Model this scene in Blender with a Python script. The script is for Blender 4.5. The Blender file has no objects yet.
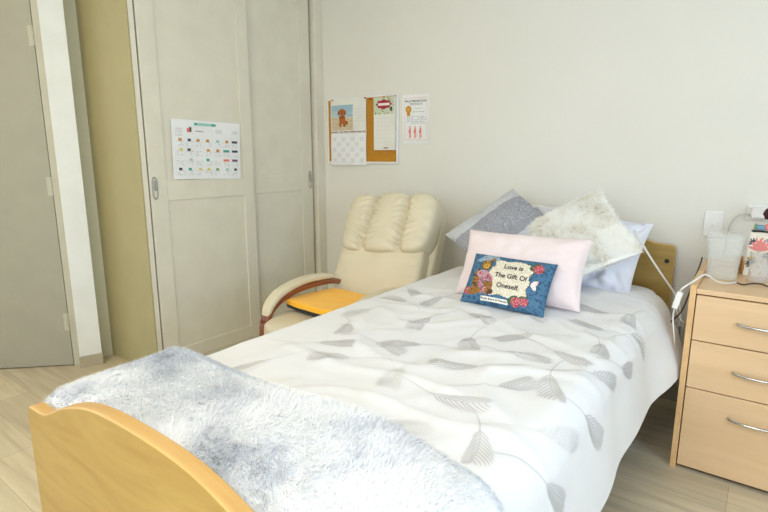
import bpy, bmesh, math, random
from mathutils import Vector, Matrix, noise
from math import sin, cos, pi, radians
random.seed(7)
SC = bpy.context.scene
COL = SC.collection

# ------------------------------------------------------------------ materials
def srgb(c):
    return tuple(((x/255)/12.92 if x/255 <= .04045 else (((x/255)+.055)/1.055)**2.4) for x in c) + (1,)

def mat(name, c, rough=.6, c2=None, scale=(8, 8, 8), nscale=1., detail=4, bump=0., bscale=None, metal=0., sheen=0., spec=.5,
        ramp=(.35, .65), trans=0., alpha=1., coat=0., emit=None, estr=0., distort=0.):
    m = bpy.data.materials.new(name); m.use_nodes = True
    nt = m.node_tree; b = nt.nodes['Principled BSDF']
    b.inputs['Base Color'].default_value = srgb(c); b.inputs['Roughness'].default_value = rough
    b.inputs['Metallic'].default_value = metal; b.inputs['Specular IOR Level'].default_value = spec
    if sheen: b.inputs['Sheen Weight'].default_value = sheen
    if coat: b.inputs['Coat Weight'].default_value = coat
    if trans: b.inputs['Transmission Weight'].default_value = trans
    if alpha < 1: b.inputs['Alpha'].default_value = alpha
    if emit: b.inputs['Emission Color'].default_value = srgb(emit); b.inputs['Emission Strength'].default_value = estr
    tc = nt.nodes.new('ShaderNodeTexCoord')
    def noise_node(sc, k, det):
        mp = nt.nodes.new('ShaderNodeMapping'); mp.inputs['Scale'].default_value = sc
        nt.links.new(tc.outputs['Object'], mp.inputs['Vector'])
        n = nt.nodes.new('ShaderNodeTexNoise'); n.inputs['Scale'].default_value = k; n.inputs['Detail'].default_value = det
        n.inputs['Distortion'].default_value = distort
        nt.links.new(mp.outputs['Vector'], n.inputs['Vector']); return n
    c2 = c2 or tuple(min(255, x*.975) for x in c)
    n = noise_node(scale, nscale, detail)
    r = nt.nodes.new('ShaderNodeValToRGB'); r.color_ramp.elements[0].position = ramp[0]; r.color_ramp.elements[1].position = ramp[1]
    r.color_ramp.elements[0].color = srgb(c); r.color_ramp.elements[1].color = srgb(c2)
    nt.links.new(n.outputs['Fac'], r.inputs['Fac']); nt.links.new(r.outputs['Color'], b.inputs['Base Color'])
    if bump:
        n2 = noise_node(bscale or (60, 60, 60), 1, 3)
        bp = nt.nodes.new('ShaderNodeBump'); bp.inputs['Strength'].default_value = bump; bp.inputs['Distance'].default_value = .002
        nt.links.new(n2.outputs['Fac'], bp.inputs['Height']); nt.links.new(bp.outputs['Normal'], b.inputs['Normal'])
    return m

def floor_mat():
    m = mat('vinyl_plank_floor', (220, 208, 180), .45, (194, 180, 152), (2.2, 26, 1), 1, 6, ramp=(.3, .7), distort=.6)
    nt = m.node_tree; b = nt.nodes['Principled BSDF']
    ramp = [n for n in nt.nodes if n.type == 'VALTORGB'][0]
    tc = [n for n in nt.nodes if n.type == 'TEX_COORD'][0]
    br = nt.nodes.new('ShaderNodeTexBrick'); br.inputs['Scale'].default_value = 1
    br.inputs['Brick Width'].default_value = 1.2; br.inputs['Row Height'].default_value = .18
    br.inputs['Mortar Size'].default_value = .0012; br.inputs['Bias'].default_value = 0
    br.inputs['Color1'].default_value = (1, 1, 1, 1); br.inputs['Color2'].default_value = (.84, .84, .85, 1); br.inputs['Mortar'].default_value = (.62, .6, .58, 1)
    mx = nt.nodes.new('ShaderNodeMixRGB'); mx.blend_type = 'MULTIPLY'; mx.inputs['Fac'].default_value = 1
    nt.links.new(tc.outputs['Object'], br.inputs['Vector'])
    nt.links.new(ramp.outputs['Color'], mx.inputs['Color1']); nt.links.new(br.outputs['Color'], mx.inputs['Color2'])
    nt.links.new(mx.outputs['Color'], b.inputs['Base Color'])
    return m

def fur_mat(name, white, grey, k, ramp, fleck=None, off=(0, 0, 0)):
    m = mat(name, white, .85, grey, (k, k, k), 1, 3, ramp=ramp, sheen=.3, spec=.2)
    nt = m.node_tree; b = nt.nodes['Principled BSDF']
    for n in nt.nodes:
        if n.type == 'MAPPING': n.inputs['Location'].default_value = off
    if fleck:
        ramp_n = [n for n in nt.nodes if n.type == 'VALTORGB'][0]
        tc = [n for n in nt.nodes if n.type == 'TEX_COORD'][0]
        no = nt.nodes.new('ShaderNodeTexNoise'); no.inputs['Scale'].default_value = 55; no.inputs['Detail'].default_value = 2
        nt.links.new(tc.outputs['Object'], no.inputs['Vector'])
        rr = nt.nodes.new('ShaderNodeValToRGB'); rr.color_ramp.elements[0].position = .5; rr.color_ramp.elements[1].position = .72
        rr.color_ramp.elements[0].color = (1, 1, 1, 1); rr.color_ramp.elements[1].color = srgb(fleck)
        nt.links.new(no.outputs['Fac'], rr.inputs['Fac'])
        mx = nt.nodes.new('ShaderNodeMixRGB'); mx.blend_type = 'MULTIPLY'
        # flecks live in the grey patches of the pelt only
        r3 = nt.nodes.new('ShaderNodeValToRGB'); r3.color_ramp.elements[0].position = ramp[0]; r3.color_ramp.elements[1].position = ramp[1]
        base = [n for n in nt.nodes if n.type == 'TEX_NOISE' and n is not no][0]
        nt.links.new(base.outputs['Fac'], r3.inputs['Fac']); nt.links.new(r3.outputs['Color'], mx.inputs['Fac'])
        nt.links.new(ramp_n.outputs['Color'], mx.inputs['Color1']); nt.links.new(rr.outputs['Color'], mx.inputs['Color2'])
        nt.links.new(mx.outputs['Color'], b.inputs['Base Color'])
    return m

M = {}
M['wall'] = mat('cream_wall_paint', (228, 227, 220), .75, (226, 225, 218), (3, 3, 3), bump=.05, bscale=(150, 150, 150))
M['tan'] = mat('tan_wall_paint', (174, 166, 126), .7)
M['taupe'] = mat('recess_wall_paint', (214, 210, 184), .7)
M['pillar'] = mat('white_wall_paint', (228, 232, 232), .7)
M['ceiling'] = mat('white_ceiling_paint', (240, 238, 232), .85)
M['floor'] = floor_mat()
M['skirting'] = mat('grey_vinyl_skirting', (176, 168, 148), .5)
M['door'] = mat('grey_beige_door_laminate', (164, 163, 148), .45)
M['frame'] = mat('grey_beige_door_frame', (190, 188, 172), .45)
M['ward'] = mat('warm_grey_wardrobe_enamel', (224, 220, 203), .4)
M['wardtrim'] = mat('pale_wardrobe_trim', (226, 222, 206), .45)
M['back_gapshade'] = mat('wardrobe_back_and_painted_gap_shade', (110, 96, 78), .6)
M['chrome'] = mat('brushed_chrome', (200, 202, 204), .25, metal=1.)
M['darkmetal'] = mat('dark_steel', (52, 52, 56), .45, metal=.6)
M['black'] = mat('black_rubber', (22, 21, 22), .6)
M['blackp'] = mat('black_plastic_and_gap_shade', (28, 26, 28), .4)
M['beech'] = mat('honey_beech_board', (184, 155, 86), .38, (164, 132, 64), (1.5, 1, 9), 2.2, 8, ramp=(.3, .75), distort=1.2)
M['beechedge'] = mat('beech_solid_edge', (212, 174, 112), .35, (198, 156, 92), (3, 40, 3), 1, 4)
M['cab'] = mat('pale_beech_laminate', (226, 194, 154), .4, (215, 181, 140), (1.2, 2, 14), 1.4, 6, ramp=(.3, .75), distort=.8)
M['cabedge'] = mat('beech_edging', (224, 186, 136), .4, (214, 174, 124), (3, 3, 20), 1)
M['darkgap'] = mat('dark_cabinet_inside', (70, 48, 34), .7)
M['duvet'] = mat('white_duvet_cotton', (228, 229, 231), .8, (223, 224, 227), (2, 2, 2), sheen=.2, bump=.15, bscale=(14, 14, 14))
M['feather'] = mat('grey_feather_print', (201, 200, 200), .8, (209, 208, 208), (10, 10, 10))
M['feather2'] = mat('faint_feather_print', (222, 221, 220), .8, (226, 225, 224), (10, 10, 10))
M['sheet'] = mat('white_fitted_sheet', (233, 235, 239), .8, bump=.1, bscale=(20, 20, 20))
M['pillowW'] = mat('white_pillowcase', (230, 230, 232), .8, (224, 225, 230), (5, 5, 5))
M['pillowL'] = mat('pale_blue_white_pillowcase', (222, 224, 234), .8, (214, 217, 230), (5, 5, 5))
M['pink'] = mat('pale_pink_pillowcase', (232, 218, 219), .8, (230, 214, 216), (5, 5, 5), sheen=.2)
M['fur'] = fur_mat('white_grey_faux_fur', (243, 246, 250), (208, 215, 227), 3.6, (.54, .70), (176, 180, 188), (1.3, .4, 0))
M['furc'] = fur_mat('ivory_faux_fur', (252, 252, 248), (236, 232, 220), 7, (.45, .72), (196, 184, 156))
M['greyA'] = mat('light_grey_cushion_weave', (196, 198, 202), .85, (184, 187, 193), (120, 30, 120), 1)
M['greyB'] = mat('mid_grey_stripe_weave', (160, 162, 170), .85, (142, 144, 154), (160, 40, 160), 1)
M['greyC'] = mat('dark_grey_stripe_weave', (134, 136, 145), .85, (180, 182, 189), (260, 60, 260), 1, ramp=(.45, .6))
M['leather'] = mat('cream_leather', (214, 205, 180), .38, (208, 199, 173), (6, 6, 6), bump=.12, bscale=(90, 90, 90))
M['redwood'] = mat('dark_red_bentwood', (112, 54, 28), .3, (140, 74, 38), (20, 3, 20), 1, coat=.4)
M['orange'] = mat('orange_fabric', (255, 194, 46), .8, (254, 186, 38), (10, 10, 10), sheen=.2)
M['paper'] = mat('white_paper', (238, 240, 242), .55)
M['paper2'] = mat('glossy_white_paper', (232, 232, 226), .3)
M['cork'] = mat('cork_sheet', (198, 140, 40), .85, (180, 122, 30), (120, 120, 120), 1)
M['white'] = mat('white_plastic', (236, 236, 234), .35)
M['whitecable'] = mat('white_cable_sheath', (232, 230, 226), .4)
M['greycable'] = mat('pale_grey_cable', (196, 198, 192), .4)
M['darkcable'] = mat('dark_brown_cable', (66, 44, 36), .4)
def flat(name, c): M[name] = mat(name, c, .6); return name
for nm, c in dict(ink=(70, 70, 74), lightink=(196, 197, 200), faint=(222, 222, 226), teal=(52, 160, 136), paleteal=(150, 205, 190), sky=(158, 190, 208), sea=(188, 208, 210),
                  sand=(206, 190, 158), dogfur=(176, 98, 40), dogdark=(120, 58, 22), purple=(122, 62, 108), palegrey=(226, 226, 234),
                  red=(170, 34, 56), leafgreen=(120, 160, 110), palegreen=(200, 214, 190), amber=(206, 136, 34), salmon=(232, 120, 104), pinkline=(240, 176, 172),
                  yellow=(220, 206, 110), navy=(44, 60, 90), tapblue=(60, 108, 142), tapblue2=(44, 82, 116), cream=(216, 208, 186), bearfur=(150, 104, 40), beardark=(74, 44, 26), hatblue=(120, 164, 190),
                  dress=(196, 80, 92), rose=(160, 58, 76), roselight=(214, 140, 142), tapgreen=(58, 96, 64), inkblack=(34, 30, 36), brown=(150, 96, 44),
                  berry=(58, 12, 22), petal=(236, 140, 136), bagwhite=(238, 232, 220), bagleaf=(44, 62, 74), kraft=(184, 128, 52), gold=(206, 170, 60), tapwhite=(240, 238, 230)).items():
    flat(nm, c)
def clear_mat(name, c, alpha, rough):
    m = mat(name, c, rough, c, alpha=1)
    nt = m.node_tree; b = nt.nodes['Principled BSDF']; out = [n for n in nt.nodes if n.type == 'OUTPUT_MATERIAL'][0]
    tr = nt.nodes.new('ShaderNodeBsdfTransparent'); tr.inputs['Color'].default_value = (.97, .98, .98, 1)
    mx = nt.nodes.new('ShaderNodeMixShader'); mx.inputs['Fac'].default_value = alpha
    nt.links.new(tr.outputs[0], mx.inputs[1]); nt.links.new(b.outputs[0], mx.inputs[2]); nt.links.new(mx.outputs[0], out.inputs['Surface'])
    return m
M['tub'] = clear_mat('frosted_clear_plastic', (238, 240, 238), .24, .3)
M['tumbler'] = clear_mat('ribbed_clear_plastic', (232, 226, 226), .22, .12)
M['glass'] = clear_mat('window_glass', (250, 252, 252), .06, .02)
M['lamp'] = mat('lamp_diffuser', (255, 250, 240), .5, emit=(255, 236, 205), estr=6)

# ------------------------------------------------------------------ mesh builder
class MB:
    def __init__(s): s.v = []; s.f = []; s.m = []; s.mats = []
    def mi(s, name):
        if name not in s.mats: s.mats.append(name)
        return s.mats.index(name)
    def face(s, idx, m): s.f.append(tuple(idx)); s.m.append(s.mi(m))
    def add(s, vs, fs, m):
        o = len(s.v); s.v += [tuple(p) for p in vs]
        for f in fs: s.face([o+i for i in f], m)
    def box(s, x0, x1, y0, y1, z0, z1, m, X=None):
        vs = [Vector((x, y, z)) for z in (z0, z1) for y in (y0, y1) for x in (x0, x1)]
        if X: vs = [X @ p for p in vs]
        s.add(vs, [(0, 2, 3, 1), (4, 5, 7, 6), (0, 1, 5, 4), (2, 6, 7, 3), (0, 4, 6, 2), (1, 3, 7, 5)], m); return s
    def grid(s, fn, nu, nv, m, flip=False):
        o = len(s.v)
        for j in range(nv+1):
            for i in range(nu+1): s.v.append(tuple(fn(i/nu, j/nv)))
        for j in range(nv):
            for i in range(nu):
                a = o+j*(nu+1)+i; q = (a, a+1, a+nu+2, a+nu+1)
                mm = m((i+.5)/nu, (j+.5)/nv) if callable(m) else m
                s.face(q[::-1] if flip else q, mm)
        return s
    def tube(s, pts, r, m, n=10, cap=True):
        pts = [Vector(p) for p in pts]; o = len(s.v); N = len(pts); rr = r if callable(r) else (lambda k: r)
        up = None
        for k, p in enumerate(pts):
            d = (pts[min(k+1, N-1)]-pts[max(k-1, 0)]).normalized()
            if up is None: up = d.orthogonal().normalized()
            up = (up-d*up.dot(d)).normalized(); w = d.cross(up)
            for i in range(n):
                a = 2*pi*i/n; s.v.append(tuple(p+(up*cos(a)+w*sin(a))*rr(k/(N-1))))
        for k in range(N-1):
            for i in range(n): s.face((o+k*n+i, o+k*n+(i+1) % n, o+(k+1)*n+(i+1) % n, o+(k+1)*n+i), m)
        if cap: s.face([o+i for i in range(n)][::-1], m); s.face([o+(N-1)*n+i for i in range(n)], m)
        return s
    def lathe(s, c, prof, m, n=32, X=None):
        o = len(s.v)
        for (r, z) in prof:
            for i in range(n):
                a = 2*pi*i/n; p = Vector((c[0]+r*cos(a), c[1]+r*sin(a), c[2]+z)); s.v.append(tuple(X @ p if X else p))
        for k in range(len(prof)-1):
            for i in range(n): s.face((o+k*n+i, o+k*n+(i+1) % n, o+(k+1)*n+(i+1) % n, o+(k+1)*n+i), m)
        return s
    def sweep(s, pts, w, h, m, side=Vector((1, 0, 0))):
        """rectangular section w (along side) by h, swept along pts, rounded a little"""
        pts = [Vector(p) for p in pts]; N = len(pts); o = len(s.v); prof = []
        for sx, sy in ((1, 1), (-1, 1), (-1, -1), (1, -1)):
            for a in (0, 30, 60, 90):
                q = {(1, 1): 0, (-1, 1): 90, (-1, -1): 180, (1, -1): 270}[(sx, sy)]+a
                prof.append((sx*.5, sy*.5, cos(radians(q)), sin(radians(q))))
        n = len(prof)
        for k, p in enumerate(pts):
            d = (pts[min(k+1, N-1)]-pts[max(k-1, 0)]).normalized(); up = side.cross(d).normalized()
            ww = w(k/(N-1)) if callable(w) else w; hh = h(k/(N-1)) if callable(h) else h; r = min(ww, hh)*.42
            for (a, b, ca, sa) in prof:
                s.v.append(tuple(p+side*(a*(ww-2*r)+ca*r)+up*(b*(hh-2*r)+sa*r)))
        for k in range(N-1):
            for i in range(n): s.face((o+k*n+i, o+(k+1)*n+i, o+(k+1)*n+(i+1) % n, o+k*n+(i+1) % n), m)
        s.face([o+i for i in range(n)], m); s.face([o+(N-1)*n+i for i in range(n)][::-1], m); return s
    def prism(s, poly, y0, y1, m, medge=None):
        n = len(poly); o = len(s.v)
        s.v += [(x, y0, z) for x, z in poly]+[(x, y1, z) for x, z in poly]
        s.face([o+i for i in range(n)], m); s.face([o+n+i for i in range(n)][::-1], m)
        for i in range(n): s.face((o+i, o+n+i, o+n+(i+1) % n, o+(i+1) % n), medge or m)
        return s
    def puff(s, c, h, m, p=4., n=24, disp=None, X=None):
        """rounded cushion block: superellipsoid on a cube grid"""
        c = Vector(c); base = [((1, 0, 0), (0, 1, 0), (0, 0, 1)), ((-1, 0, 0), (0, 0, 1), (0, 1, 0)), ((0, 1, 0), (0, 0, 1), (1, 0, 0)),
                ((0, -1, 0), (1, 0, 0), (0, 0, 1)), ((0, 0, 1), (1, 0, 0), (0, 1, 0)), ((0, 0, -1), (0, 1, 0), (1, 0, 0))]
        for nn, a, b in base:
            nn, a, b = Vector(nn), Vector(a), Vector(b)
            def fn(u, v):
                q = nn+a*(2*u-1)+b*(2*v-1)
                k = (abs(q.x)**p+abs(q.y)**p+abs(q.z)**p)**(1/p); q = q/k
                P = Vector((q.x*h[0], q.y*h[1], q.z*h[2]))
                if disp: P = P+disp(q)
                P = c+P
                return X @ P if X else P
            s.grid(fn, n, n, m)
        return s
    def text(s, txt, fn, size, m, align='CENTER', bold=0.):
        cu = bpy.data.curves.new('lettering', 'FONT'); cu.body = txt; cu.size = size; cu.align_x = align; cu.align_y = 'CENTER'; cu.resolution_u = 3; cu.offset = bold
        ob = bpy.data.objects.new('lettering', cu); COL.objects.link(ob)
        dg = bpy.context.evaluated_depsgraph_get(); me = bpy.data.meshes.new_from_object(ob.evaluated_get(dg))
        s.add([fn(v.co.x, v.co.y) for v in me.vertices], [tuple(p.vertices) for p in me.polygons], m)
        bpy.data.objects.remove(ob); bpy.data.meshes.remove(me); bpy.data.curves.remove(cu)
    def build(s, name, parent=None, bevel=0., smooth=False, weld=0., solid=0., subsurf=0, seg=2):
        me = bpy.data.meshes.new(name)
        # centre the origin so that "Object" texture coordinates stay in metres
        me.from_pydata(s.v, [], s.f); me.update()
        for k in s.mats: me.materials.append(M[k])
        me.polygons.foreach_set('material_index', s.m)
        if weld:
            bm = bmesh.new(); bm.from_mesh(me); bmesh.ops.remove_doubles(bm, verts=bm.verts, dist=weld); bm.to_mesh(me); bm.free()
        if smooth: me.polygons.foreach_set('use_smooth', [True]*len(me.polygons))
        o = bpy.data.objects.new(name, me); COL.objects.link(o)
        if solid:
            q = o.modifiers.new('solid', 'SOLIDIFY'); q.thickness = solid; q.offset = -1
        if bevel:
            q = o.modifiers.new('bevel', 'BEVEL'); q.width = bevel; q.segments = seg; q.limit_method = 'ANGLE'; q.angle_limit = radians(40); q.harden_normals = False
        if subsurf:
            q = o.modifiers.new('sub', 'SUBSURF'); q.levels = subsurf; q.render_levels = subsurf
        if parent:
            o.parent = parent; o.matrix_parent_inverse = parent.matrix_world.inverted()
        return o

def tag(o, label=None, cat=None, group=None, kind=None):
    if label: o['label'] = label
    if cat: o['category'] = cat
    if group: o['group'] = group
    if kind: o['kind'] = kind
    return o
def thing(name, label, cat, loc=(0, 0, 0), rz=0, group=None):
    e = bpy.data.objects.new(name, None); COL.objects.link(e); e.empty_display_size = .05
    e.matrix_world = Matrix.Translation(loc) @ Matrix.Rotation(rz, 4, 'Z'); e.location = loc; e.rotation_euler = (0, 0, rz)
    return tag(e, label, cat, group)
def struct(name, mb, parent=None, **k):
    o = mb.build(name, parent, **k)
    if not parent: o['kind'] = 'structure'
    return o
def sm(a, b, x):
    t = max(0, min(1, (x-a)/(b-a))); return t*t*(3-2*t)
def spline(P, n=12):
    P = [Vector(p) for p in P]; out = []
    for i in range(len(P)-1):
        a, b, c, d = P[max(i-1, 0)], P[i], P[i+1], P[min(i+2, len(P)-1)]
        for k in range(n):
            t = k/n; out.append(.5*((2*b)+(c-a)*t+(2*a-5*b+4*c-d)*t*t+(3*b-a-3*c+d)*t**3))
    out.append(P[-1]); return out
NZ = lambda x, y, z=0.: noise.noise(Vector((x, y, z)))

# ------------------------------------------------------------------ camera
H = 1.22
cam = bpy.data.cameras.new('camera'); co = bpy.data.objects.new('camera', cam); COL.objects.link(co); SC.camera = co
cam.sensor_width = 36; cam.lens = 515*36/768; cam.clip_start = .02
co.location = (0, 0, H); co.rotation_euler = (pi/2-math.atan(101/515), 0, radians(36.8))

# ------------------------------------------------------------------ room shell
YB, XL, XR, YF, ZC = 2.82, -2.65, 1.75, -2.3, 2.6
struct('floor', MB().box(-5, XR+.1, YF-.1, YB+.1, -.05, 0, 'floor'))
struct('ceiling', MB().box(-5, XR+.1, YF-.1, YB+.1, ZC, ZC+.06, 'ceiling'))
struct('wall_back', MB().box(XL-.65, XR+.1, YB, YB+.1, 0, ZC, 'wall'))
# right wall with a window opening
wy0, wy1, wz0, wz1 = -1.0, 1.5, .85, 2.25
w = MB()
w.box(XR, XR+.1, YF, wy0, 0, ZC, 'wall').box(XR, XR+.1, wy1, YB, 0, ZC, 'wall')
w.box(XR, XR+.1, wy0, wy1, 0, wz0, 'wall').box(XR, XR+.1, wy0, wy1, wz1, ZC, 'wall')
struct('wall_right', w)
w = MB(); fx0, fx1, fz0, fz1 = -1.0, 1.2, .75, 2.35  # front wall is cut open for an added window
w.box(-5, fx0, YF-.1, YF, 0, ZC, 'wall').box(fx1, XR+.1, YF-.1, YF, 0, ZC, 'wall').box(fx0, fx1, YF-.1, YF, 0, fz0, 'wall').box(fx0, fx1, YF-.1, YF, fz1, ZC, 'wall')
struct('wall_front', w)
w = MB(); t = .05
w.box(fx0, fx0+t, YF-.08, YF-.02, fz0, fz1, 'white').box(fx1-t, fx1, YF-.08, YF-.02, fz0, fz1, 'white').box(fx0+t, fx1-t, YF-.08, YF-.02, fz0, fz0+t, 'white').box(fx0+t, fx1-t, YF-.08, YF-.02, fz1-t, fz1, 'white').box((fx0+fx1)/2-.025, (fx0+fx1)/2+.025, YF-.08, YF-.02, fz0+t, fz1-t, 'white')
fill_win = struct('added_fill_window', w, bevel=.004)  # added window, out of view, put in to bring light from the front
MB().box(fx0+t, fx1-t, YF-.051, YF-.045, fz0+t, fz1-t, 'glass').build('window_pane', fill_win)
w = MB(); t = .05
w.box(XR+.02, XR+.08, wy0, wy0+t, wz0, wz1, 'white').box(XR+.02, XR+.08, wy1-t, wy1, wz0, wz1, 'white')
w.box(XR+.02, XR+.08, wy0+t, wy1-t, wz0, wz0+t, 'white').box(XR+.02, XR+.08, wy0+t, wy1-t, wz1-t, wz1, 'white')
w.box(XR+.02, XR+.08, (wy0+wy1)/2-.025, (wy0+wy1)/2+.025, wz0+t, wz1-t, 'white')
win = struct('window_1', w, bevel=.004)
MB().box(XR+.045, XR+.051, wy0+t, wy1-t, wz0+t, wz1-t, 'glass').build('window_pane', win)
# diagonal entry wall with door_1 (45 degrees), built from its hinge edge backwards
Hn = Vector((-3.17, 1.193, 0)); e = Vector((-.7071, -.7071, 0)); nrm = Vector((.7071, -.7071, 0))
def DX():  # local x runs away from hinge edge, local y out of the wall towards the room
    return Matrix(((e.x, nrm.x, 0, Hn.x), (e.y, nrm.y, 0, Hn.y), (0, 0, 1, 0), (0, 0, 0, 1)))
D = DX()
w = MB().box(-.05, .0, -.14, -.012, 0, 2.09, 'pillar', D).box(.93, 2.3, -.14, -.012, 0, ZC, 'pillar', D).box(-.05, .93, -.14, -.012, 2.09, ZC, 'pillar', D)
struct('wall_left', w)
w = MB().box(.006, .87, -.05, -.006, .006, 2.04, 'door', D)
dr = struct('door_1', w, bevel=.002)
w = MB().box(-.052, -.001, -.06, .004, 0, 2.09, 'frame', D).box(.872, .93, -.06, .004, 0, 2.09, 'frame', D).box(-.001, .872, -.06, .004, 2.045, 2.09, 'frame', D)
w.box(-.001, .0062, -.06, -.016, 0, 2.045, 'blackp', D).box(.0062, .87, -.04, -.02, 0, .0062, 'blackp', D)  # black strips paint the shade in the gaps beside and under the door
w.build('door_frame', dr, bevel=.003)
for z in (1.83, 1.05, .27):
    hb = MB()
    for k in range(5):
        z0 = z-.05+k*.02; P = D @ Vector((.003, .006, 0))
        hb.tube([(P.x, P.y, z0+.001), (P.x, P.y, z0+.019)], .0065, 'frame', 12)
    hb.box(-.018, .003, .002, .005, z-.05, z+.05, 'frame', D).box(.004, .03, -.007, -.004, z-.05, z+.05, 'frame', D)
    hb.build('hinge', dr)
hb = MB(); P = [D @ Vector(q) for q in ((.80, -.006, 1.02), (.80, .05, 1.02), (.79, .06, 1.02), (.69, .06, 1.02))]
hb.tube(P, .009, 'chrome', 12); hb.lathe((0, 0, 0), [(.0, .01), (.027, .01), (.028, .0)], 'chrome', 24, Matrix.Translation(D @ Vector((.80, -.006, 1.02))) @ D.to_3x3().to_4x4() @ Matrix.Rotation(-pi/2, 4, 'X'))
hb.build('door_handle', dr)
# white pillar and the recess behind it
A = (-3.112, 1.204); B = (-3.076, 1.312)
w = MB(); poly = [A, B, (-3.178, 1.315), (-3.178, 1.42), (-3.45, 1.42), (-3.45, 1.32), (-3.124, 1.238)]
o = len(w.v); n = len(poly)
w.v += [(x, y, 0) for x, y in poly]+[(x, y, ZC) for x, y in poly]
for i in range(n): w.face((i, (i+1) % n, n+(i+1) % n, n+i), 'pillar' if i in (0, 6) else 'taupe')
struct('wall_left_2', w)
struct('wall_left_3', MB().box(-3.178, XL, 1.42, 1.428, 0, ZC, 'tan'))
struct('wall_left_4', MB().box(-3.40, -3.32, 1.42, YB, 0, ZC, 'wall'))
w = MB(); d = (Vector(B)-Vector(A)).normalized(); nn = Vector((d.y, -d.x))*.007
q = [Vector(A)-d*.004, Vector(A)+nn-d*.004, Vector(B)+nn+d*.004, Vector(B)+d*.004]
w.v += [(p.x, p.y, 0) for p in q]+[(p.x, p.y, .068) for p in q]
for f in ((0, 1, 5, 4), (1, 2, 6, 5), (2, 3, 7, 6), (4, 5, 6, 7), (3, 0, 4, 7)): w.face(f, 'skirting')
struct('baseboard_left', w, bevel=.002)
struct('baseboard_back', MB().box(XL+.005, XR, YB-.012, YB, 0, .10, 'skirting'), bevel=.003)
struct('baseboard_right', MB().box(XR-.012, XR, YF, YB-.012, 0, .10, 'skirting'), bevel=.003)

# ------------------------------------------------------------------ wardrobe
wd = thing('sliding_wardrobe', 'tall built-in wardrobe with two warm grey sliding panelled doors', 'wardrobe', (-2.9, 2.1, 0))
X0 = XL
w = MB()
w.box(X0-.62, X0, 1.429, 1.456, 0, 2.46, 'wardtrim'); w.box(X0-.62, X0, 2.742, 2.8195, 0, 2.46, 'wardtrim')
w.box(X0-.62, X0, 1.456, 2.742, 2.40, 2.46, 'wardtrim'); w.box(X0-.62, X0-.005, 1.456, 2.742, 0, .03, 'wardtrim')
w.box(X0-.62, X0-.60, 1.456, 2.742, .03, 2.40, 'back_gapshade')
w.box(X0-.035, X0-.012, 1.4555, 1.4645, .03, 2.40, 'back_gapshade'); w.build('carcass', wd, bevel=.002)  # dark strip paints the shade in the gap between trim and door
def slide_door(y0, y1, xf, sl, srt, hy, lbl=None):
    """shaker panel sliding door, face at xf"""
    z0, z1 = .032, 2.398; th = .03; rec = .007
    w = MB(); w.box(xf-th, xf-rec, y0, y1, z0, z1, 'ward')
    for (a, b, c, d_) in ((y0, y0+sl, z0, z1), (y1-srt, y1, z0, z1), (y0+sl, y1-srt, z0, .115), (y0+sl, y1-srt, .972, 1.083), (y0+sl, y1-srt, 2.29, z1)):
        w.box(xf-rec-.001, xf, a, b, c, d_, 'ward')
    dd = w.build('door', wd, bevel=.0025)
    h = MB(); n = 28; o = 0
    def oval(a, b, x, m):
        pts = []
        for k in range(n):
            t = 2*pi*k/n; pts.append((x, hy+a*math.copysign(abs(cos(t))**.8, cos(t)), 1.045+b*math.copysign(abs(sin(t))**.55, sin(t))))
        return pts
    r0, r1, r2, r3 = oval(.017, .062, xf+.0005, 0), oval(.016, .061, xf+.003, 0), oval(.011, .053, xf+.003, 0), oval(.009, .05, xf-.006, 0)
    for a, b in ((r0, r1), (r1, r2), (r2, r3)):
        o = len(h.v); h.v += a+b
        for k in range(n): h.face((o+k, o+(k+1) % n, o+n+(k+1) % n, o+n+k), 'chrome')
    o = len(h.v); h.v += r3; h.face(list(range(o, o+n)), 'darkmetal')
    h.box(xf+.001, xf+.008, hy-.003, hy+.003, 1.03, 1.085, 'chrome')
    h.build('handle', dd, smooth=False)
slide_door(1.4655, 2.160, X0-.001, .098, .082, 1.492)
slide_door(2.10, 2.722, X0-.036, .087, .105, 2.695)

# ------------------------------------------------------------------ planner taped to wardrobe
def PY(u, v):  # u to the right (m), v up
    return None
pl = thing('activity_planner', 'white landscape monthly planner sheet taped on the grey sliding wardrobe door', 'poster', (X0+.003, 1.83, 1.08))
Lx = X0+.0022
c00, c10, c01, c11 = Vector((Lx, 1.603, 1.090)), Vector((Lx, 2.052, 1.076)), Vector((Lx, 1.613, 1.415)), Vector((Lx, 2.066, 1.406))
def pf(off):
    return lambda u, v: (c00*(1-u)*(1-v)+c10*u*(1-v)+c01*(1-u)*v+c11*u*v)+Vector((off+.0012*sin(u*9), 0, 0))
w = MB().grid(pf(0), 24, 12, 'paper'); w.grid(pf(-.0012), 24, 12, 'paper', True)
P3 = pf(.0005)
def quad(w, P, u0, u1, v0, v1, m): w.add([P(u0, v0), P(u1, v0), P(u1, v1), P(u0, v1)], [(0, 1, 2, 3)], m)
def stroke_rows(w, P, u0, u1, v0, v1, rows, m, dens=.6, jit=.3):
    for r in range(rows):
        v = v1-(r+.5)*(v1-v0)/rows; h_ = (v1-v0)/rows*.22; u = u0
        while u < u1*.999-.0001:
            l = random.uniform(.25, 1)*(u1-u0)*.22
            if random.random() < dens: quad(w, P, u, min(u1, u+l), v-h_, v+h_, m)
            u += l*1.25
for a, b, m in ((.31, .355, 'teal'), (.355, .56, 'paleteal'), (.56, .625, 'teal')): quad(w, P3, a, b, .915, .957, m)
stroke_rows(w, P3, .33, .6, .925, .948, 1, 'teal', .9)
quad(w, P3, .205, .245, .79, .86, 'salmon'); quad(w, P3, .235, .27, .80, .88, 'ink')
stroke_rows(w, P3, .33, .44, .80, .835, 1, 'brown', 1)
stroke_rows(w, P3, .05, .14, .72, .86, 5, 'lightink', .9)
quad(w, P3, .62, .72, .80, .86, 'faint'); quad(w, P3, .88, .96, .80, .86, 'faint')
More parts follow.
